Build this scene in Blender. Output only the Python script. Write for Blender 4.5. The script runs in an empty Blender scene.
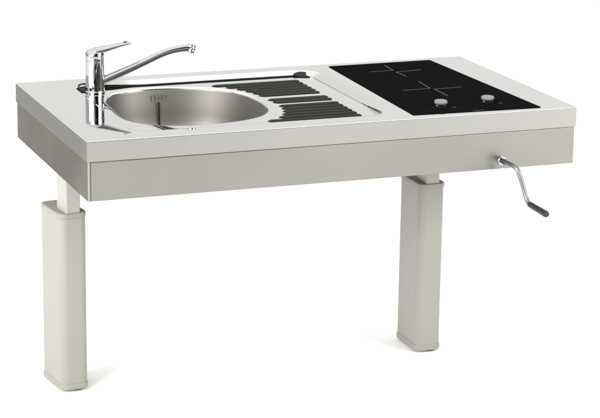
import bpy, bmesh, math, random
from math import sin, cos, pi, radians
from mathutils import Vector, Matrix

random.seed(4)
scene = bpy.context.scene
COL = scene.collection
ZO = 0.6750           # height of the worktop surface above the floor (unit at its lowest setting)
W, D = 1.2, 0.6607    # worktop width and depth
LIP, APR = 0.0468, 0.1363

# ------------------------------------------------------------------ materials
def mat(name, base, rough=0.4, metal=0.0, spec=0.5, coat=0.0):
    m = bpy.data.materials.new(name); m.use_nodes = True
    b = m.node_tree.nodes['Principled BSDF']
    b.inputs['Base Color'].default_value = (*base, 1)
    b.inputs['Roughness'].default_value = rough
    b.inputs['Metallic'].default_value = metal
    b.inputs['Specular IOR Level'].default_value = spec
    b.inputs['Coat Weight'].default_value = coat
    return m

def surface_variation(m, scale=(1, 1, 1), freq=20.0, rvar=0.05, cvar=0.04, bump=0.0, cloud=0.0, cloud_freq=5.0):
    """stretched fine grain in roughness, colour and relief; soft cloudiness in the roughness, and in the colour as painted reflections"""
    nt = m.node_tree; N = nt.nodes; L = nt.links
    b = N['Principled BSDF']
    tc = N.new('ShaderNodeTexCoord'); mp = N.new('ShaderNodeMapping')
    mp.inputs['Scale'].default_value = scale
    L.new(tc.outputs['Object'], mp.inputs['Vector'])
    n = N.new('ShaderNodeTexNoise'); n.inputs['Scale'].default_value = freq
    n.inputs['Detail'].default_value = 5; n.inputs['Roughness'].default_value = 0.65
    L.new(mp.outputs['Vector'], n.inputs['Vector'])
    r0 = b.inputs['Roughness'].default_value
    mr = N.new('ShaderNodeMapRange')
    mr.inputs['From Min'].default_value = 0.25; mr.inputs['From Max'].default_value = 0.75
    mr.inputs['To Min'].default_value = max(0.01, r0 - rvar); mr.inputs['To Max'].default_value = r0 + rvar
    L.new(n.outputs['Fac'], mr.inputs['Value'])
    out = mr.outputs['Result']
    if cloud:
        n2 = N.new('ShaderNodeTexNoise'); n2.inputs['Scale'].default_value = cloud_freq
        n2.inputs['Detail'].default_value = 3
        L.new(tc.outputs['Object'], n2.inputs['Vector'])
        m2 = N.new('ShaderNodeMapRange')
        m2.inputs['From Min'].default_value = 0.3; m2.inputs['From Max'].default_value = 0.7
        m2.inputs['To Min'].default_value = -cloud; m2.inputs['To Max'].default_value = cloud
        L.new(n2.outputs['Fac'], m2.inputs['Value'])
        ad = N.new('ShaderNodeMath'); ad.operation = 'ADD'; ad.use_clamp = True
        L.new(out, ad.inputs[0]); L.new(m2.outputs['Result'], ad.inputs[1]); out = ad.outputs[0]
    L.new(out, b.inputs['Roughness'])
    if cvar:
        c = b.inputs['Base Color'].default_value[:3]
        mx = N.new('ShaderNodeMix'); mx.data_type = 'RGBA'
        mx.inputs['A'].default_value = (*[v * (1 - cvar) for v in c], 1)
        mx.inputs['B'].default_value = (*[min(1, v * (1 + cvar)) for v in c], 1)
        L.new(n.outputs['Fac'], mx.inputs['Factor'])
        L.new(mx.outputs['Result'], b.inputs['Base Color'])
    if cvar and cloud:  # colour clouds: painted soft reflections on the steel panels, faint smudges on the top
        m3 = N.new('ShaderNodeMapRange'); m3.inputs['From Min'].default_value = 0.3; m3.inputs['From Max'].default_value = 0.7
        m3.inputs['To Min'].default_value = 1 - cloud * 1.3; m3.inputs['To Max'].default_value = 1 + cloud * 1.3
        L.new(n2.outputs['Fac'], m3.inputs['Value'])
        vm = N.new('ShaderNodeVectorMath'); vm.operation = 'SCALE'
        L.new(mx.outputs['Result'], vm.inputs[0]); L.new(m3.outputs['Result'], vm.inputs['Scale'])
        L.new(vm.outputs[0], b.inputs['Base Color'])
    if bump:
        bp = N.new('ShaderNodeBump'); bp.inputs['Strength'].default_value = bump
        bp.inputs['Distance'].default_value = 0.0005
        L.new(n.outputs['Fac'], bp.inputs['Height']); L.new(bp.outputs['Normal'], b.inputs['Normal'])
    return m

M = {}
M['top'] = surface_variation(mat('polished_steel', (0.685, 0.685, 0.675), 0.022, 1), (1, 14, 1), 30, 0.008, 0.012, 0.004, 0.008, 4)
M['band'] = surface_variation(mat('satin_steel_edge', (0.292, 0.286, 0.270), 0.40, 1), (1.5, 1.5, 30), 12, 0.06, 0.045, 0.04, 0.03, 3)
M['apron'] = surface_variation(mat('brushed_steel', (0.236, 0.224, 0.203), 0.34, 1), (1.2, 1.2, 28), 11, 0.07, 0.085, 0.06, 0.10, 2.6)
M['bowl'] = surface_variation(mat('bowl_steel', (0.245, 0.231, 0.205), 0.52, 1), (1, 1, 6), 14, 0.012, 0.015, 0)
M['chrome'] = surface_variation(mat('chrome', (0.46, 0.46, 0.47), 0.035, 1), (1, 1, 1), 9, 0.012, 0.01)
M['dark_reflection'] = surface_variation(mat('painted_reflection', (0.014, 0.0137, 0.012), 0.5, 0, 0.05), (2, 8, 2), 40, 0.08, 0.12, 0.05)  # near-black colour stands in for dark reflections and shade in the steel
M['glass'] = surface_variation(mat('black_glass', (0.006, 0.006, 0.006), 0.06, 0, 0.0), (1, 1, 1), 6, 0.02, 0.1)
M['ink'] = surface_variation(mat('glass_print', (0.085, 0.085, 0.085), 0.5, 0, 0.05), (1, 1, 1), 60, 0.05, 0.1)
M['knob'] = surface_variation(mat('knob_plastic', (0.20, 0.20, 0.20), 0.5, 0, 0.2), (1, 1, 1), 60, 0.06, 0.05)
M['knobdark'] = surface_variation(mat('knob_dark', (0.012, 0.012, 0.012), 0.35, 0, 0.15), (1, 1, 1), 60, 0.06, 0.05)
M['paint'] = surface_variation(mat('column_lacquer', (0.246, 0.237, 0.211), 0.42, 0, 0.4), (1, 1, 1), 320, 0.05, 0.02, 0.06)
M['tube'] = surface_variation(mat('tube_lacquer', (0.29, 0.282, 0.258), 0.38, 0, 0.4), (1, 1, 1), 300, 0.05, 0.02, 0.05)
M['cap'] = surface_variation(mat('cap_plastic', (0.244, 0.231, 0.198), 0.5, 0, 0.35), (1, 1, 1), 260, 0.06, 0.03, 0.06)
M['foot'] = surface_variation(mat('foot_rubber', (0.12, 0.115, 0.105), 0.6), (1, 1, 1), 90, 0.08, 0.1)
M['rod'] = surface_variation(mat('crank_steel', (0.21, 0.21, 0.21), 0.42, 1), (1, 1, 1), 90, 0.08, 0.05)
M['grip'] = surface_variation(mat('black_grip', (0.013, 0.013, 0.012), 0.45), (1, 1, 1), 120, 0.08, 0.15, 0.1)
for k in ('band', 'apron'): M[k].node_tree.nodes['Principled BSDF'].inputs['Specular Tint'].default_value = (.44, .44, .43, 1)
M['dark'] = surface_variation(mat('dark_gap', (0.03, 0.03, 0.03), 0.6), (1, 1, 1), 60, 0.05, 0.1)
M['slot'] = surface_variation(mat('slot_grey', (0.085, 0.078, 0.078), 0.5), (1, 1, 1), 60, 0.05, 0.1)
M['floor'] = surface_variation(mat('white_floor', (0.92, 0.92, 0.915), 0.75, 0, 0.1), (1, 1, 1), 3, 0.05, 0.006)

# ------------------------------------------------------------------ mesh helpers
def obj(name, bm, m, parent=None, label=None, smooth=True, loc=None, angle=35):
    me = bpy.data.meshes.new(name)
    bm.normal_update(); bm.to_mesh(me); bm.free()
    mats = m if isinstance(m, (list, tuple)) else [m]
    for k in mats: me.materials.append(k)
    if smooth:
        me.polygons.foreach_set('use_smooth', [True] * len(me.polygons))
        me.set_sharp_from_angle(angle=radians(angle))
    o = bpy.data.objects.new(name, me); COL.objects.link(o)
    if smooth:
        wn = o.modifiers.new('WeightedNormal', 'WEIGHTED_NORMAL'); wn.keep_sharp = True; wn.weight = 60
    if parent: o.parent = parent
    if loc: o.location = loc
    if label: o['label'] = label
    return o

def bridge(bm, a, b, mi=0):
    n = len(a)
    for i in range(n):
        f = bm.faces.new((a[i], a[(i + 1) % n], b[(i + 1) % n], b[i])); f.material_index = mi

def ring(bm, pts): return [bm.verts.new(p) for p in pts]

def box(bm, x0, x1, y0, y1, z0, z1, bev=0.0, seg=2, mi=0):
    r = bmesh.ops.create_cube(bm, size=1)
    vs = r['verts']
    for v in vs:
        v.co = Vector(((x0 + x1) / 2 + v.co.x * (x1 - x0), (y0 + y1) / 2 + v.co.y * (y1 - y0), (z0 + z1) / 2 + v.co.z * (z1 - z0)))
    fs = set(f for v in vs for f in v.link_faces)
    for f in fs: f.material_index = mi
    if bev:
        es = set(e for v in vs for e in v.link_edges)
        bmesh.ops.bevel(bm, geom=list(es), offset=bev, segments=seg, affect='EDGES', profile=0.5)

def lathe(bm, prof, n=48, c=(0, 0, 0), axis=None, mi=0, cap=True):
    """prof: (radius, height) list from bottom to top"""
    mtx = Matrix.Translation(c)
    if axis is not None:
        mtx = mtx @ Vector((0, 0, 1)).rotation_difference(Vector(axis).normalized()).to_matrix().to_4x4()
    prev = None
    for k, (r, z) in enumerate(prof):
        cur = ring(bm, [mtx @ Vector((r * cos(2 * pi * i / n), r * sin(2 * pi * i / n), z)) for i in range(n)])
        if prev: bridge(bm, prev, cur, mi)
        elif cap:
            f = bm.faces.new(cur[::-1]); f.material_index = mi
        prev = cur
    if cap:
        f = bm.faces.new(prev); f.material_index = mi

def catmull(pts, sub=8):
    P = [Vector(p) for p in pts]; out = []
    Q = [P[0] * 2 - P[1]] + P + [P[-1] * 2 - P[-2]]
    for i in range(1, len(Q) - 2):
        for s in range(sub):
            t = s / sub
            a, b, c, d = Q[i - 1], Q[i], Q[i + 1], Q[i + 2]
            out.append(0.5 * ((2 * b) + (c - a) * t + (2 * a - 5 * b + 4 * c - d) * t * t + (3 * b - a - 3 * c + d) * t ** 3))
    out.append(P[-1]); return out

def sweep(bm, path, radii, n=20, side=None, mi=0):
    """path of points; radii list of r or (half width, half height)"""
    prev = None; rings = []
    up0 = Vector((0, 0, 1))
    for i, p in enumerate(path):
        t = (path[min(i + 1, len(path) - 1)] - path[max(i - 1, 0)]).normalized()
        if side is None:
            s = t.cross(up0)
            if s.length < 1e-3 or (rings and abs(t.z) > 0.98): s = last
            s = (s - t * s.dot(t)).normalized()
            if rings and s.dot(last) < 0: s = -s
        else: s = (Vector(side) - t * Vector(side).dot(t)).normalized()
        last = s
        u = s.cross(t).normalized()
        r = radii[i]; a, b = (r if isinstance(r, tuple) else (r, r))
        cur = ring(bm, [p + s * a * cos(2 * pi * k / n) + u * b * sin(2 * pi * k / n) for k in range(n)])
        if prev: bridge(bm, prev, cur, mi)
        rings.append(cur); prev = cur
    bm.faces.new(rings[0][::-1]).material_index = mi
    bm.faces.new(rings[-1]).material_index = mi
    bmesh.ops.recalc_face_normals(bm, faces=bm.faces[:])

def lerp_list(keys, n):
    out = []
    for i in range(n):
        t = i / (n - 1) * (len(keys) - 1); k = min(int(t), len(keys) - 2); f = t - k
        a, b = keys[k], keys[k + 1]
        out.append(tuple(x + (y - x) * f for x, y in zip(a, b)) if isinstance(a, tuple) else a + (b - a) * f)
    return out

def rrect(cx, cy, hx, hy, r, seg=8):
    pts = []
    for (sx, sy, a0) in ((1, 1, 0), (-1, 1, 90), (-1, -1, 180), (1, -1, 270)):
        for k in range(seg + 1):
            a = radians(a0 + 90 * k / seg)
            pts.append((cx + sx * (hx - r) + r * cos(a), cy + sy * (hy - r) + r * sin(a)))
    return pts

def prism(bm, outline, prof, mi=0):
    """outline: function inset -> list of xy; prof: list of (inset, z) from bottom to top"""
    prev = None
    for ins, z in prof:
        cur = ring(bm, [(x, y, z) for x, y in outline(ins)])
        if prev: bridge(bm, prev, cur, mi)
        else: bm.faces.new(cur[::-1]).material_index = mi
        prev = cur
    cur = ring(bm, [(x, y, z) for x, y in outline(ins + .0006)]); bridge(bm, prev, cur, mi)
    bm.faces.new(cur).material_index = mi

# ------------------------------------------------------------------ the unit
unit = bpy.data.objects.new('kitchen_unit', None); COL.objects.link(unit)
unit.empty_display_size = 0.1
unit['label'] = 'steel kitchen unit with sink, tap and black hob on two pale lifting columns'
unit['category'] = 'kitchen unit'
CX0, CY0 = 0.6, 0.335
unit.location = (CX0, CY0, 0)
ORG = bpy.data.objects      # children are modelled in world axes, so lift them by this offset
OFF = Vector((-CX0, -CY0, ZO))

def part(name, bm, m, parent=unit, label=None, smooth=True, angle=35):
    loc = OFF if parent is unit else None
    return obj(name, bm, m, parent, label, smooth, loc, angle)

# --- worktop: one pressed sheet with a recessed sink deck
DECK = -0.0092
BC = Vector((0.335, 0.335))
raw = [(.157,.33),(.161,.254),(.175,.191),(.209,.145),(.263,.126),(.331,.132),(.404,.142),(.444,.151),(.470,.176),(.493,.21),
       (.506,.256),(.515,.328),(.514,.398),(.494,.448),(.465,.487),(.43,.5125),(.36,.534),(.294,.541),(.232,.527),(.19,.48),(.169,.415)]
raw = [(x + .001, y + .005) for x, y in raw]
pol = sorted((math.atan2(y - BC.y, x - BC.x), math.hypot(x - BC.x, y - BC.y)) for x, y in raw)
def bowl_r_raw(a):
    n = len(pol)
    for i in range(n):
        a0, r0 = pol[i]; a1, r1 = pol[(i + 1) % n]
        if i == n - 1: a1 += 2 * pi
        for aa in (a, a + 2 * pi):
            if a0 <= aa <= a1: return r0 + (r1 - r0) * (aa - a0) / (a1 - a0)
    return pol[0][1]
NS = 360
samp = [bowl_r_raw(-pi + 2 * pi * i / NS) for i in range(NS)]
four = []
for k in range(5):
    four.append((sum(s * cos(k * 2 * pi * i / NS) for i, s in enumerate(samp)) * (2 if k else 1) / NS,
                 sum(s * sin(k * 2 * pi * i / NS) for i, s in enumerate(samp)) * 2 / NS))
def bowl_r(a):
    u = a + pi
    return sum(c * cos(k * u) + s * sin(k * u) for k, (c, s) in enumerate(four))

def rect_hit(a, x0, x1, y0, y1, r):
    """distance from BC to a rounded rectangle along direction a"""
    d = Vector((cos(a), sin(a))); lo, hi = 0.0, 3.0
    cx, cy, hx, hy = (x0 + x1) / 2, (y0 + y1) / 2, (x1 - x0) / 2, (y1 - y0) / 2
    for _ in range(44):
        m = (lo + hi) / 2; p = BC + d * m
        qx, qy = abs(p.x - cx) - hx + r, abs(p.y - cy) - hy + r
        sd = math.hypot(max(qx, 0), max(qy, 0)) + min(max(qx, qy), 0) - r
        if sd < 0: lo = m
        else: hi = m
    return BC + d * lo

angs = [-pi + 2 * pi * i / 720 for i in range(720)]
angs += [math.atan2(y - BC.y, x - BC.x) for x in (0, W) for y in (0, D)]
angs += [math.atan2(y - BC.y, x - BC.x) + da for x in (0.125, 0.738) for y in (0.068, 0.572) for da in [k * 0.0018 for k in range(-14, 15)]]
angs = sorted(set(round(a, 6) for a in angs))
RX0, RX1, RY0, RY1, RR = 0.126, 0.738, 0.066, 0.580, 0.040      # foot of the recess wall
def rec(g): return [rect_hit(a, RX0 - g, RX1 + g, RY0 - g, RY1 + g, RR + g) for a in angs]
def bw(g): return [BC + Vector((cos(a), sin(a))) * (bowl_r(a) + g) for a in angs]
outer = [rect_hit(a, 0, W, 0, D, 0.0008) for a in angs]
loops = []                                                       # (xy list, z) from the outside inwards
ctr = Vector((W / 2, D / 2))
def shrink(pts, e): return [Vector((min(max(p.x, e), W - e), min(max(p.y, e), D - e))) for p in pts]
loops += [(shrink(outer, 0.003), -0.0008), (outer, -.0008), (outer, 0.0), (shrink(outer, .0012), 0.0)]
def ss(t): t = min(max(t, 0), 1); return t * t * (3 - 2 * t)
foot = rec(0)
dish = [ss((p.y - .072) / .17) * ss((p.x - .19) / .12) for p in foot]     # the sheet dishes gently only at the rear and the drainer end
for g, z0, k in ((.040, 0, 0), (.038, 0, 0), (.035, -.0002, 0), (.031, -.0007, 0), (.0056, -.0056, 0), (.0040, -.0058, .0001), (.0026, -.0060, .0003), (.0019, -.0063, .001),
                 (.0016, -.0068, .0024), (.0011, -.0082, 1), (.0008, -.0087, 1), (.0003, -.0091, 1), (-.0006, DECK, 1), (-.003, DECK, 1)):
    loops.append((rec(g), [z0 if k == 1 else z0 * d - k * (1 - d) for d in dish]))
RIM = 0.007
loops += [(bw(RIM + .004), DECK), (bw(RIM + .002), DECK)]
for k in range(1, 6):
    t = radians(90 * k / 6)
    loops.append((bw(RIM - RIM * sin(t)), DECK - RIM * (1 - cos(t))))
bm = bmesh.new(); prev = None
for pts, z in loops:
    cur = ring(bm, [(p.x, p.y, z[i] if isinstance(z, list) else z) for i, p in enumerate(pts)])
    if prev: bridge(bm, prev, cur)
    prev = cur
bmesh.ops.recalc_face_normals(bm, faces=bm.faces[:])
if sum(f.normal.z for f in bm.faces) < 0: bmesh.ops.reverse_faces(bm, faces=bm.faces[:])
worktop = part('worktop', bm, M['top'], label='polished steel worktop sheet with a shallow recess around the sink', angle=30)

bm = bmesh.new(); prev = None
prof = [(RIM - RIM * sin(radians(75)), DECK - RIM * (1 - cos(radians(75)))), (0.0, DECK - RIM), (-.0005, DECK - RIM - .002), (-.006, -.075)]
for k in range(1, 9):
    t = radians(90 * k / 8); prof.append((-.006 - .045 * (1 - cos(t)) - .002, -.083 - .045 * sin(t)))
prof += [(-.060, -.1283), (-.11, -.1293)]
for g, z in prof:
    cur = ring(bm, [(p.x, p.y, z) for p in bw(g)])
    if prev: bridge(bm, prev, cur)
    prev = cur
bm.faces.new(prev)
bmesh.ops.recalc_face_normals(bm, faces=bm.faces[:])
bm.normal_update()
if [f for f in bm.faces if len(f.verts) > 10][0].normal.z < 0: bmesh.ops.reverse_faces(bm, faces=bm.faces[:])
bowl = part('sink_bowl', bm, M['bowl'], label='deep rounded steel sink bowl')

# dark slots on the rear wall and the slim dark rod below them
bm = bmesh.new()
OX, OZ = 0.331, -0.036
def wall_y(x, z):
    g = -.0005 - .0055 * (-z - .0182) / .0568
    y = BC.y + .2
    for _ in range(20):
        a = math.atan2(y - BC.y, x - BC.x); y = BC.y + (bowl_r(a) + g) * sin(a)
    return y
yw = wall_y(OX, OZ)
for dx, hh in ((-.0185, .0085), (-.0095, .0100), (0, .0100), (.0095, .0100), (.0185, .0085)):      # upright slots, tied by a bar
    y = wall_y(OX + dx, OZ)
    box(bm, OX + dx - .0017, OX + dx + .0017, y - .0010, y + .003, OZ - hh, OZ + hh, .0005, 1)
for k in range(2):
    x0, x1 = OX - .0095 + k * .0095, OX + k * .0095
    box(bm, x0 + .0018, x1 - .0018, wall_y((x0 + x1) / 2, OZ) - .0008, yw + .003, OZ - .0014, OZ + .0014)
part('wall_slots', bm, M['slot'], bowl)
bm = bmesh.new()
sweep(bm, [Vector((OX - .001, yw - .006, OZ - .008)), Vector((OX - .001, yw - .008, OZ - .03)), Vector((OX - .001, yw - .010, -.09)), Vector((OX - .001, yw - .022, -.124))], [.0021] * 4, 12)
part('wall_rod', bm, M['knobdark'], bowl)
bm = bmesh.new()
lathe(bm, [(.045, -.129), (.045, -.1265), (.040, -.1255), (.030, -.1275), (.012, -.1265)], 48, (.335, .335, 0))
part('drain_plug', bm, M['chrome'], bowl)

# drainer ribs; their dark colour is a painted reflection
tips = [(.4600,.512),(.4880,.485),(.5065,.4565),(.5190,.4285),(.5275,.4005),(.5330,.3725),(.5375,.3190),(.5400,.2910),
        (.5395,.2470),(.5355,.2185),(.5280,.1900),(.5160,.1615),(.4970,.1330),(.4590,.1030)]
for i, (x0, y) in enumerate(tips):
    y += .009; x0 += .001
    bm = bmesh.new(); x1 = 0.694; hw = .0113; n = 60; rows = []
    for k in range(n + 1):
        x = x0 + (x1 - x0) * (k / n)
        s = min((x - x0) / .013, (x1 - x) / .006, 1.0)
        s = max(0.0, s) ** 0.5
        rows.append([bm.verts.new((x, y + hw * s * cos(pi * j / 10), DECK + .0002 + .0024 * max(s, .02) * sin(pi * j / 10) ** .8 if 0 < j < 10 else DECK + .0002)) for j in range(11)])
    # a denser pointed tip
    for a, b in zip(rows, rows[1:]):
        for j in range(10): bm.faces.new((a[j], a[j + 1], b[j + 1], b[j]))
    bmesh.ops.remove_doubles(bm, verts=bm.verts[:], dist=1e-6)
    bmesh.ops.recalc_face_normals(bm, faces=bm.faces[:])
    part('drainer_rib', bm, M['dark_reflection'], worktop, label='drainer rib with a painted dark reflection' if i == 0 else None, angle=60)
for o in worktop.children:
    if o.name.startswith('drainer_rib'): o['label'] = 'drainer rib with a painted dark reflection'

# added dark patches imitating shade in the two rear corners of the recess
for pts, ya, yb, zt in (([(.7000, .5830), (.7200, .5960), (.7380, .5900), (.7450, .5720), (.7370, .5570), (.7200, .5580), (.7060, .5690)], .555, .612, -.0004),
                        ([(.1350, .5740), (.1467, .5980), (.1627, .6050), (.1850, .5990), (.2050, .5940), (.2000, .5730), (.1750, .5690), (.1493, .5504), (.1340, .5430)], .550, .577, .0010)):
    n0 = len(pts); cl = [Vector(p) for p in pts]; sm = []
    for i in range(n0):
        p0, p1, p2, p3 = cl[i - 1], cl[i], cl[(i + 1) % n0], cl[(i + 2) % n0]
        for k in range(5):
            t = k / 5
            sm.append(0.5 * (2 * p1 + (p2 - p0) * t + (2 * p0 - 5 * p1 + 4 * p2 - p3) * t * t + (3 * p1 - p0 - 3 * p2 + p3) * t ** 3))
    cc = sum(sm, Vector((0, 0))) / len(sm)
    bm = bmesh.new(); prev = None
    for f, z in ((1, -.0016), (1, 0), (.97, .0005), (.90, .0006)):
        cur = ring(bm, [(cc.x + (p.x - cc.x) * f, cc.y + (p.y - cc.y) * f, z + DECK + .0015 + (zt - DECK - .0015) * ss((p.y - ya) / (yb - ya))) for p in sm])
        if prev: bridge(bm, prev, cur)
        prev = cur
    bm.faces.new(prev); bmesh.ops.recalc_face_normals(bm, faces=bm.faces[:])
    part('corner_shade', bm, M['dark_reflection'], worktop, label='added dark patch imitating shade in a rear corner of the recess')

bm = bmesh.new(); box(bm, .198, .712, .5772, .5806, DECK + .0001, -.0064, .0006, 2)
part('rear_reflection', bm, M['dark_reflection'], worktop, label='added dark strip imitating a reflection along the rear of the recess')  # added dark strip, imitates the dark reflection in the recess's rear wall

# edge band and apron
bm = bmesh.new()
T = .0016
def strip(bm, x0, x1, y0, y1, z0, z1): box(bm, x0, x1, y0, y1, z0, z1, .0006, 2)
strip(bm, .0006, W - .0006, .0006, .012, -LIP, -.0018)
strip(bm, .0006, W - .0006, D - .012, D - .0006, -LIP, -.0018)
strip(bm, .0006, .012, .0125, D - .0125, -LIP, -.0018)
strip(bm, W - .012, W - .0006, .0125, D - .0125, -LIP, -.0018)
band = part('edge_band', bm, M['band'], label='satin steel edge band below the worktop sheet')
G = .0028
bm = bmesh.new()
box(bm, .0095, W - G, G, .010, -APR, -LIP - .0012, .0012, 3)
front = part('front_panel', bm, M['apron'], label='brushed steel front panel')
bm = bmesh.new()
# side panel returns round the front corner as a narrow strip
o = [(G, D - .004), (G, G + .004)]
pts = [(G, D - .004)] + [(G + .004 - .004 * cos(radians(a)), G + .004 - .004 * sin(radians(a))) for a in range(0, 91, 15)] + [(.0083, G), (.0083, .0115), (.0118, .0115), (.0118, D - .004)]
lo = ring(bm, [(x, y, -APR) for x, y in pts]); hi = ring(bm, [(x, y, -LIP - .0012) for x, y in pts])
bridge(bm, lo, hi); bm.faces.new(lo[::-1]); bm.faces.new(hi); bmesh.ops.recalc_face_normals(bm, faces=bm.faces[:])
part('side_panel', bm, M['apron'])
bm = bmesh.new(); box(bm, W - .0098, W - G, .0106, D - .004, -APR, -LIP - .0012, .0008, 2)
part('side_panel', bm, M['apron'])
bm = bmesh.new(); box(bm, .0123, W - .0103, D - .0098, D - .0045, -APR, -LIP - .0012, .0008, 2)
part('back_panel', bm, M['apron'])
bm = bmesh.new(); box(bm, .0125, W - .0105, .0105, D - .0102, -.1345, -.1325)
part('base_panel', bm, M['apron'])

# --- hob
bm = bmesh.new()
c4 = [(.7915, .0355), (1.1165, .0235), (1.1005, .6305), (.8135, .6275)]
def hob_out(ins):
    cx = sum(p[0] for p in c4) / 4; cy = sum(p[1] for p in c4) / 4
    out = []
    for (x, y) in c4:
        px, py = x - math.copysign(ins, x - cx), y - math.copysign(ins, y - cy)
        sx, sy = math.copysign(1, px - cx), math.copysign(1, py - cy)
        r = .003; a0 = {(1, 1): 0, (-1, 1): 90, (-1, -1): 180, (1, -1): 270}[(int(sx), int(sy))]
        for k in range(5):
            a = radians(a0 + 90 * k / 4)
            out.append((px - sx * r + r * cos(a), py - sy * r + r * sin(a)))
    return out
prism(bm, hob_out, [(0.0, 0.0004), (0, .0010), (.0002, .0013), (.0006, .0014)])
HZ = .0014
hob = part('hob', bm, M['glass'], label='black glass hob with two cooking zones')
def line(bm, a, b, w=.0030, z=HZ + .0003):
    a, b = Vector(a), Vector(b); d = (b - a).normalized(); n = Vector((-d.y, d.x)) * w / 2
    bm.faces.new([bm.verts.new((p.x, p.y, z)) for p in (a - n, b - n, b + n, a + n)])
for (L1, ax1, ay1, L2, ax2, ay2) in (((.951, .527), (.886, .5265), (.957, .598), (.950, .5045), (1.025, .5165), (.9535, .446)),
                                     ((.951, .295), (.878, .2925), (.958, .381), (.957, .284), (1.033, .2895), (.9555, .203))):
    bm = bmesh.new()
    line(bm, L1, ax1); line(bm, L1, ay1, z=HZ + .0004); line(bm, L2, ax2); line(bm, L2, ay2, z=HZ + .0004)
    part('cooking_zone', bm, M['ink'], hob, smooth=False)
for i, (kx, ky) in enumerate(((.8910, .1010), (1.0180, .1110))):
    bm = bmesh.new()
    lathe(bm, [(.0130, HZ), (.0130, HZ + .0015), (.0105, HZ + .0030), (.0105, HZ + .0066)], 40, (kx, ky, 0), mi=1)
    lathe(bm, [(.0125, HZ + .0062), (.0145, HZ + .0068), (.0156, HZ + .0086), (.0157, HZ + .0110), (.0151, HZ + .0130), (.0138, HZ + .0143), (.0115, HZ + .0150)], 48, (kx, ky, 0), mi=0)
    box(bm, kx - .0125, kx - .0105, ky - .0062, ky - .0042, HZ + .0005, HZ + .0070, mi=0)
    part('knob', bm, [M['knob'], M['knobdark']], hob)
    for mx_, my_, ml in ((-.0225, -.004, .003), (.020, -.021, .009)):  # tiny printed marks beside the knob
        bm = bmesh.new(); line(bm, (kx + mx_, ky + my_), (kx + mx_ + ml, ky + my_), .0028)
        part('knob_mark', bm, M['ink'], hob, smooth=False)
bm = bmesh.new()
line(bm, (.944, .0345), (.972, .0345), .0026)
part('printed_mark', bm, M['ink'], hob, smooth=False)

# --- tap
tx, ty = 0.1690, 0.5400
dirx = Vector((.978, -.208, 0)).normalized(); sid = Vector((0, 0, 1)).cross(dirx)
def tp(s, z, w=0): return Vector((tx, ty, DECK + z)) + dirx * s + sid * w
bm = bmesh.new()
R0 = .0232
lathe(bm, [(R0 + .0016, 0), (R0 + .0018, .003), (R0 + .0004, .0048), (R0, .006), (R0, .0175), (R0 - .0007, .0178), (R0 - .0007, .0188), (R0, .0192), (R0 + .0004, .040),
           (R0 + .0004, .0425), (R0 - .0004, .0429), (R0 - .0004, .0437), (R0 + .0002, .0441), (R0, .0790), (R0 - .0012, .0795), (R0 - .0012, .0808)], 64, tp(0, 0))
tap = part('tap', bm, M['chrome'], label='chrome single lever mixer tap')
bm = bmesh.new()
# lever hood and handle
path, rad = [], []
n = 14
tilt = Vector((0, 0, 1))
lathe(bm, [(R0 - .0002, .0755), (R0 + .0004, .0765), (R0 + .0002, .086), (R0 - .0008, .0905), (R0 - .0032, .0948), (R0 - .0072, .0982), (R0 - .0125, .1002), (.004, .1012)], 64, tp(0, .0055))
keys = [(-.012, .0940, .0165, .0060), (.004, .0970, .0190, .0098), (.022, .1005, .0178, .0100), (.042, .1060, .0150, .0080), (.060, .1112, .0130, .0062), (.076, .1150, .0118, .0050), (.0845, .1165, .0100, .0042), (.0885, .1171, .0058, .0025)]
P = catmull([tp(a, b + .0055 - .026 * max(a, 0)) for a, b, _, _ in keys], 6); r = lerp_list([(c, d * .82) for _, _, c, d in keys], len(P))
sweep(bm, P, r, 24, side=sid)
part('lever', bm, M['chrome'], tap)
bm = bmesh.new()
lathe(bm, [(.0046, .1165), (.0046, .1185)], 20, tp(.0745, .0055), mi=0)
part('lever_mark', bm, M['dark'], tap)
bm = bmesh.new()
keys = [(.012, .0245, .0112), (.032, .0335, .0108), (.060, .0457, .0102), (.0867, .0573, .0096), (.115, .0703, .0091), (.134, .0793, .0089), (.152, .0877, .0087), (.170, .0950, .0086), (.188, .1005, .0086), (.206, .1040, .0086), (.224, .1058, .0087), (.2345, .1060, .0089)]
P = catmull([tp(a, b) for a, b, _ in keys], 7); r = lerp_list([c for *_, c in keys], len(P))
sweep(bm, P, r, 24, side=sid)
part('spout', bm, M['chrome'], tap)
bm = bmesh.new()
lathe(bm, [(.0074, -.0075), (.0084, -.0071), (.0084, -.0035), (.0077, -.0030), (.0077, -.0015), (.0098, -.0008), (.0101, .004), (.0101, .0115), (.0090, .0135), (.0060, .0142)], 32, tp(.2345, .1005), (.16, -.03, 1))
part('aerator', bm, M['chrome'], tap)

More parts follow.
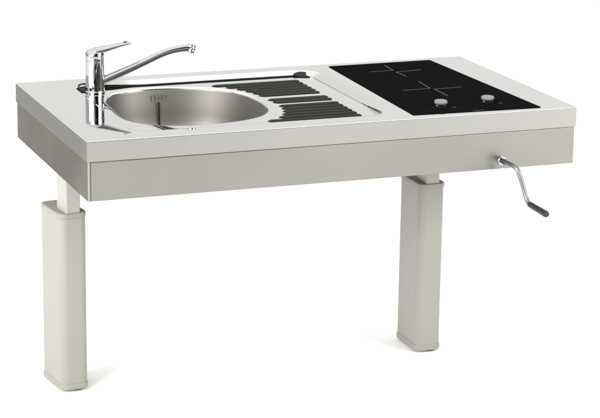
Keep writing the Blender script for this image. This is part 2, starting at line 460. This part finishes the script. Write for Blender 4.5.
# --- lifting legs
def leg_outline(cx, cy, hx, hy, r): return lambda ins: rrect(cx, cy, hx - ins, hy - ins, max(r - ins, .001), 8)
ZB = -.6695
def make_leg(cx, txx, turn=0.0):
    cy = .340; hx, hy = .0345, .0670
    def spin(bm):
        bmesh.ops.rotate(bm, verts=bm.verts[:], cent=(cx, cy, 0), matrix=Matrix.Rotation(radians(turn), 3, 'Z'))
        return bm
    bm = bmesh.new()
    prism(bm, leg_outline(cx, cy, hx, hy, .0190), [(0, ZB + .0156), (0, -.2475)])
    leg = part('leg', spin(bm), M['paint'])
    bm = bmesh.new()
    prism(bm, leg_outline(cx, cy, hx + .0013, hy + .0013, .0203), [(.0006, -.2470), (0, -.2462), (0, -.2378), (.0006, -.2362), (.0020, -.2354), (.0035, -.2350)])
    part('top_cap', spin(bm), M['cap'], leg)
    bm = bmesh.new()
    prism(bm, leg_outline(cx, cy, hx + .0018, hy + .0018, .0206), [(.003, ZB), (.0008, ZB + .0012), (0, ZB + .003), (0, ZB + .0125), (.0012, ZB + .0150), (.0022, ZB + .0154)])
    part('base_cap', spin(bm), M['cap'], leg)
    bm = bmesh.new()
    prism(bm, leg_outline(txx, .305, .0182, .0300, .0040), [(0, -.2346), (0, -.1348)])
    part('lift_tube', spin(bm), M['tube'], leg)
    for sx, sy in ((0, -1), (0, 1)):
        bm = bmesh.new()
        lathe(bm, [(.0070, -ZO + .0003), (.0075, -ZO + .001), (.0075, ZB - .0018), (.0045, ZB - .0012), (.0045, ZB + .001)], 24, (cx + .012, cy + sy * .054, 0))
        part('foot', spin(bm), M['foot'], leg)
    return leg
make_leg(.0335, .0330, 7.0)
make_leg(.9580, .9580)

# --- crank
bm = bmesh.new()
cxr, czr = 1.0073, -.1160
lathe(bm, [(.0105, -.0004), (.0105, .004), (.0095, .0052), (.0072, .0052), (.0072, .0062)], 32, (cxr, G, czr), (0, -1, 0))
crank = part('crank', bm, M['chrome'])
bm = bmesh.new(); lathe(bm, [(.0062, 0), (.0066, .006), (.0066, .014), (.0058, .015)], 24, (cxr, G - .0055, czr), (0, -1, 0))
part('crank_socket', bm, M['dark'], crank)
bm = bmesh.new()
P = catmull([(1.0073, -.010, -.1160), (1.0082, -.030, -.1155), (1.0105, -.055, -.1165), (1.0147, -.068, -.1229), (1.0195, -.075, -.1408), (1.0253, -.081, -.1638), (1.0290, -.088, -.1840), (1.0309, -.096, -.1944), (1.0330, -.108, -.1990)], 7)
sweep(bm, P, [.0055] * len(P), 18)
part('crank_rod', bm, M['rod'], crank)
bm = bmesh.new()
a, b = P[-1] - Vector((0, -.006, 0)), Vector((1.0255, -.202, -.1965))
d = b - a; L = d.length
lathe(bm, [(.0062, 0), (.0071, .0015), (.0074, L * .3), (.0078, L * .8), (.0078, L - .004), (.0066, L - .001), (.0040, L)], 24, a, d)
part('crank_grip', bm, M['grip'], crank, label='black plastic crank grip')

# ------------------------------------------------------------------ setting
bm = bmesh.new()
lathe(bm, [(60, -.05), (60, 0)], 96)
fl = obj('floor', bm, M['floor'], None, None, smooth=False)
fl['kind'] = 'structure'

# ------------------------------------------------------------------ light
w = bpy.data.worlds.new('World'); scene.world = w; w.use_nodes = True
nt = w.node_tree; N = nt.nodes; Lk = nt.links
bg = N['Background']
tc = N.new('ShaderNodeTexCoord')
def math_node(op, a, b=None, clamp=False):
    m = N.new('ShaderNodeMath'); m.operation = op; m.use_clamp = clamp
    for i, v in enumerate((a, b)):
        if v is None: continue
        if isinstance(v, (int, float)): m.inputs[i].default_value = v
        else: Lk.new(v, m.inputs[i])
    return m.outputs[0]
def lobe(az, el, inner, outer):
    """1 within `inner` degrees of a direction, 0 beyond `outer`; az is measured from +x towards +y"""
    v = N.new('ShaderNodeVectorMath'); v.operation = 'DOT_PRODUCT'
    Lk.new(tc.outputs['Generated'], v.inputs[0])
    v.inputs[1].default_value = (cos(radians(az)) * cos(radians(el)), sin(radians(az)) * cos(radians(el)), sin(radians(el)))
    r = N.new('ShaderNodeMapRange'); r.interpolation_type = 'SMOOTHSTEP'
    r.inputs['From Min'].default_value = cos(radians(outer)); r.inputs['From Max'].default_value = cos(radians(inner))
    Lk.new(v.outputs['Value'], r.inputs['Value']); return r.outputs['Result']
sep = N.new('ShaderNodeSeparateXYZ'); Lk.new(tc.outputs['Generated'], sep.inputs[0])
mr = N.new('ShaderNodeMapRange'); mr.interpolation_type = 'SMOOTHSTEP'
mr.inputs['From Min'].default_value = sin(radians(19)); mr.inputs['From Max'].default_value = sin(radians(34))
mr.inputs['To Min'].default_value = 0.86; mr.inputs['To Max'].default_value = 1.5
Lk.new(sep.outputs['Z'], mr.inputs['Value'])
mr2 = N.new('ShaderNodeMapRange'); mr2.interpolation_type = 'SMOOTHSTEP'
mr2.inputs['From Min'].default_value = sin(radians(5)); mr2.inputs['From Max'].default_value = sin(radians(9.5))
mr2.inputs['To Min'].default_value = 0.2; mr2.inputs['To Max'].default_value = 1.0
Lk.new(sep.outputs['Z'], mr2.inputs['Value'])
val = math_node('MULTIPLY', mr.outputs['Result'], mr2.outputs['Result'])                                # low studio walls dimmer than the diffuser above them
#            az   el  inner outer  gain
for az, el, i, o, g in ((-76, 25, 18, 38, -1.45),     # dark studio behind the camera
                        (205, 4, 8, 22, -0.8),        # black flag on the left
                        (8, 8, 10, 26, -0.8)):        # black flag on the right
    t = math_node('MULTIPLY', lobe(az, el, i, o), g)
    val = math_node('ADD', val, t)
cmb = N.new('ShaderNodeCombineColor')
for i, k in enumerate((1.0, .995, .98)):
    Lk.new(math_node('MAXIMUM', math_node('MULTIPLY', val, k), 0.02), cmb.inputs[i])
Lk.new(cmb.outputs[0], bg.inputs['Color']); bg.inputs['Strength'].default_value = 1.0

def area(name, loc, target, sx, sy, power, col=(1, 1, 1)):
    l = bpy.data.lights.new(name, 'AREA'); l.shape = 'RECTANGLE'; l.size = sx; l.size_y = sy; l.energy = power; l.color = col
    o = bpy.data.objects.new(name, l); COL.objects.link(o); o.location = loc
    o.rotation_euler = (Vector(target) - Vector(loc)).to_track_quat('-Z', 'Y').to_euler()
area('front_softbox', (4.4, -3.9, 2.5), (.6, -.1, .0), 3.6, 3.0, 300)
area('camera_side_softbox', (-4.3, -3.1, 2.7), (.5, -.1, .0), 3.2, 3.0, 370)
area('side_softbox', (-2.6, 0.1, 0.9), (.0, .35, .35), 0.9, 1.2, 29)

# ------------------------------------------------------------------ camera
cam = bpy.data.cameras.new('Camera'); co = bpy.data.objects.new('Camera', cam); COL.objects.link(co)
cam.sensor_fit = 'HORIZONTAL'; cam.sensor_width = 36; cam.lens = 2.14544819 * 1000 / 600 * 36
cam.clip_start = .05; cam.clip_end = 300
co.location = (-1.19717446, -4.40981911, 1.07832888 + ZO)
co.rotation_euler = (1.30811444, -0.0145368, -0.36344348)
scene.camera = co
scene.view_settings.view_transform = 'Standard'; scene.view_settings.look = 'None'
scene.view_settings.exposure = 0.12; scene.view_settings.gamma = 1
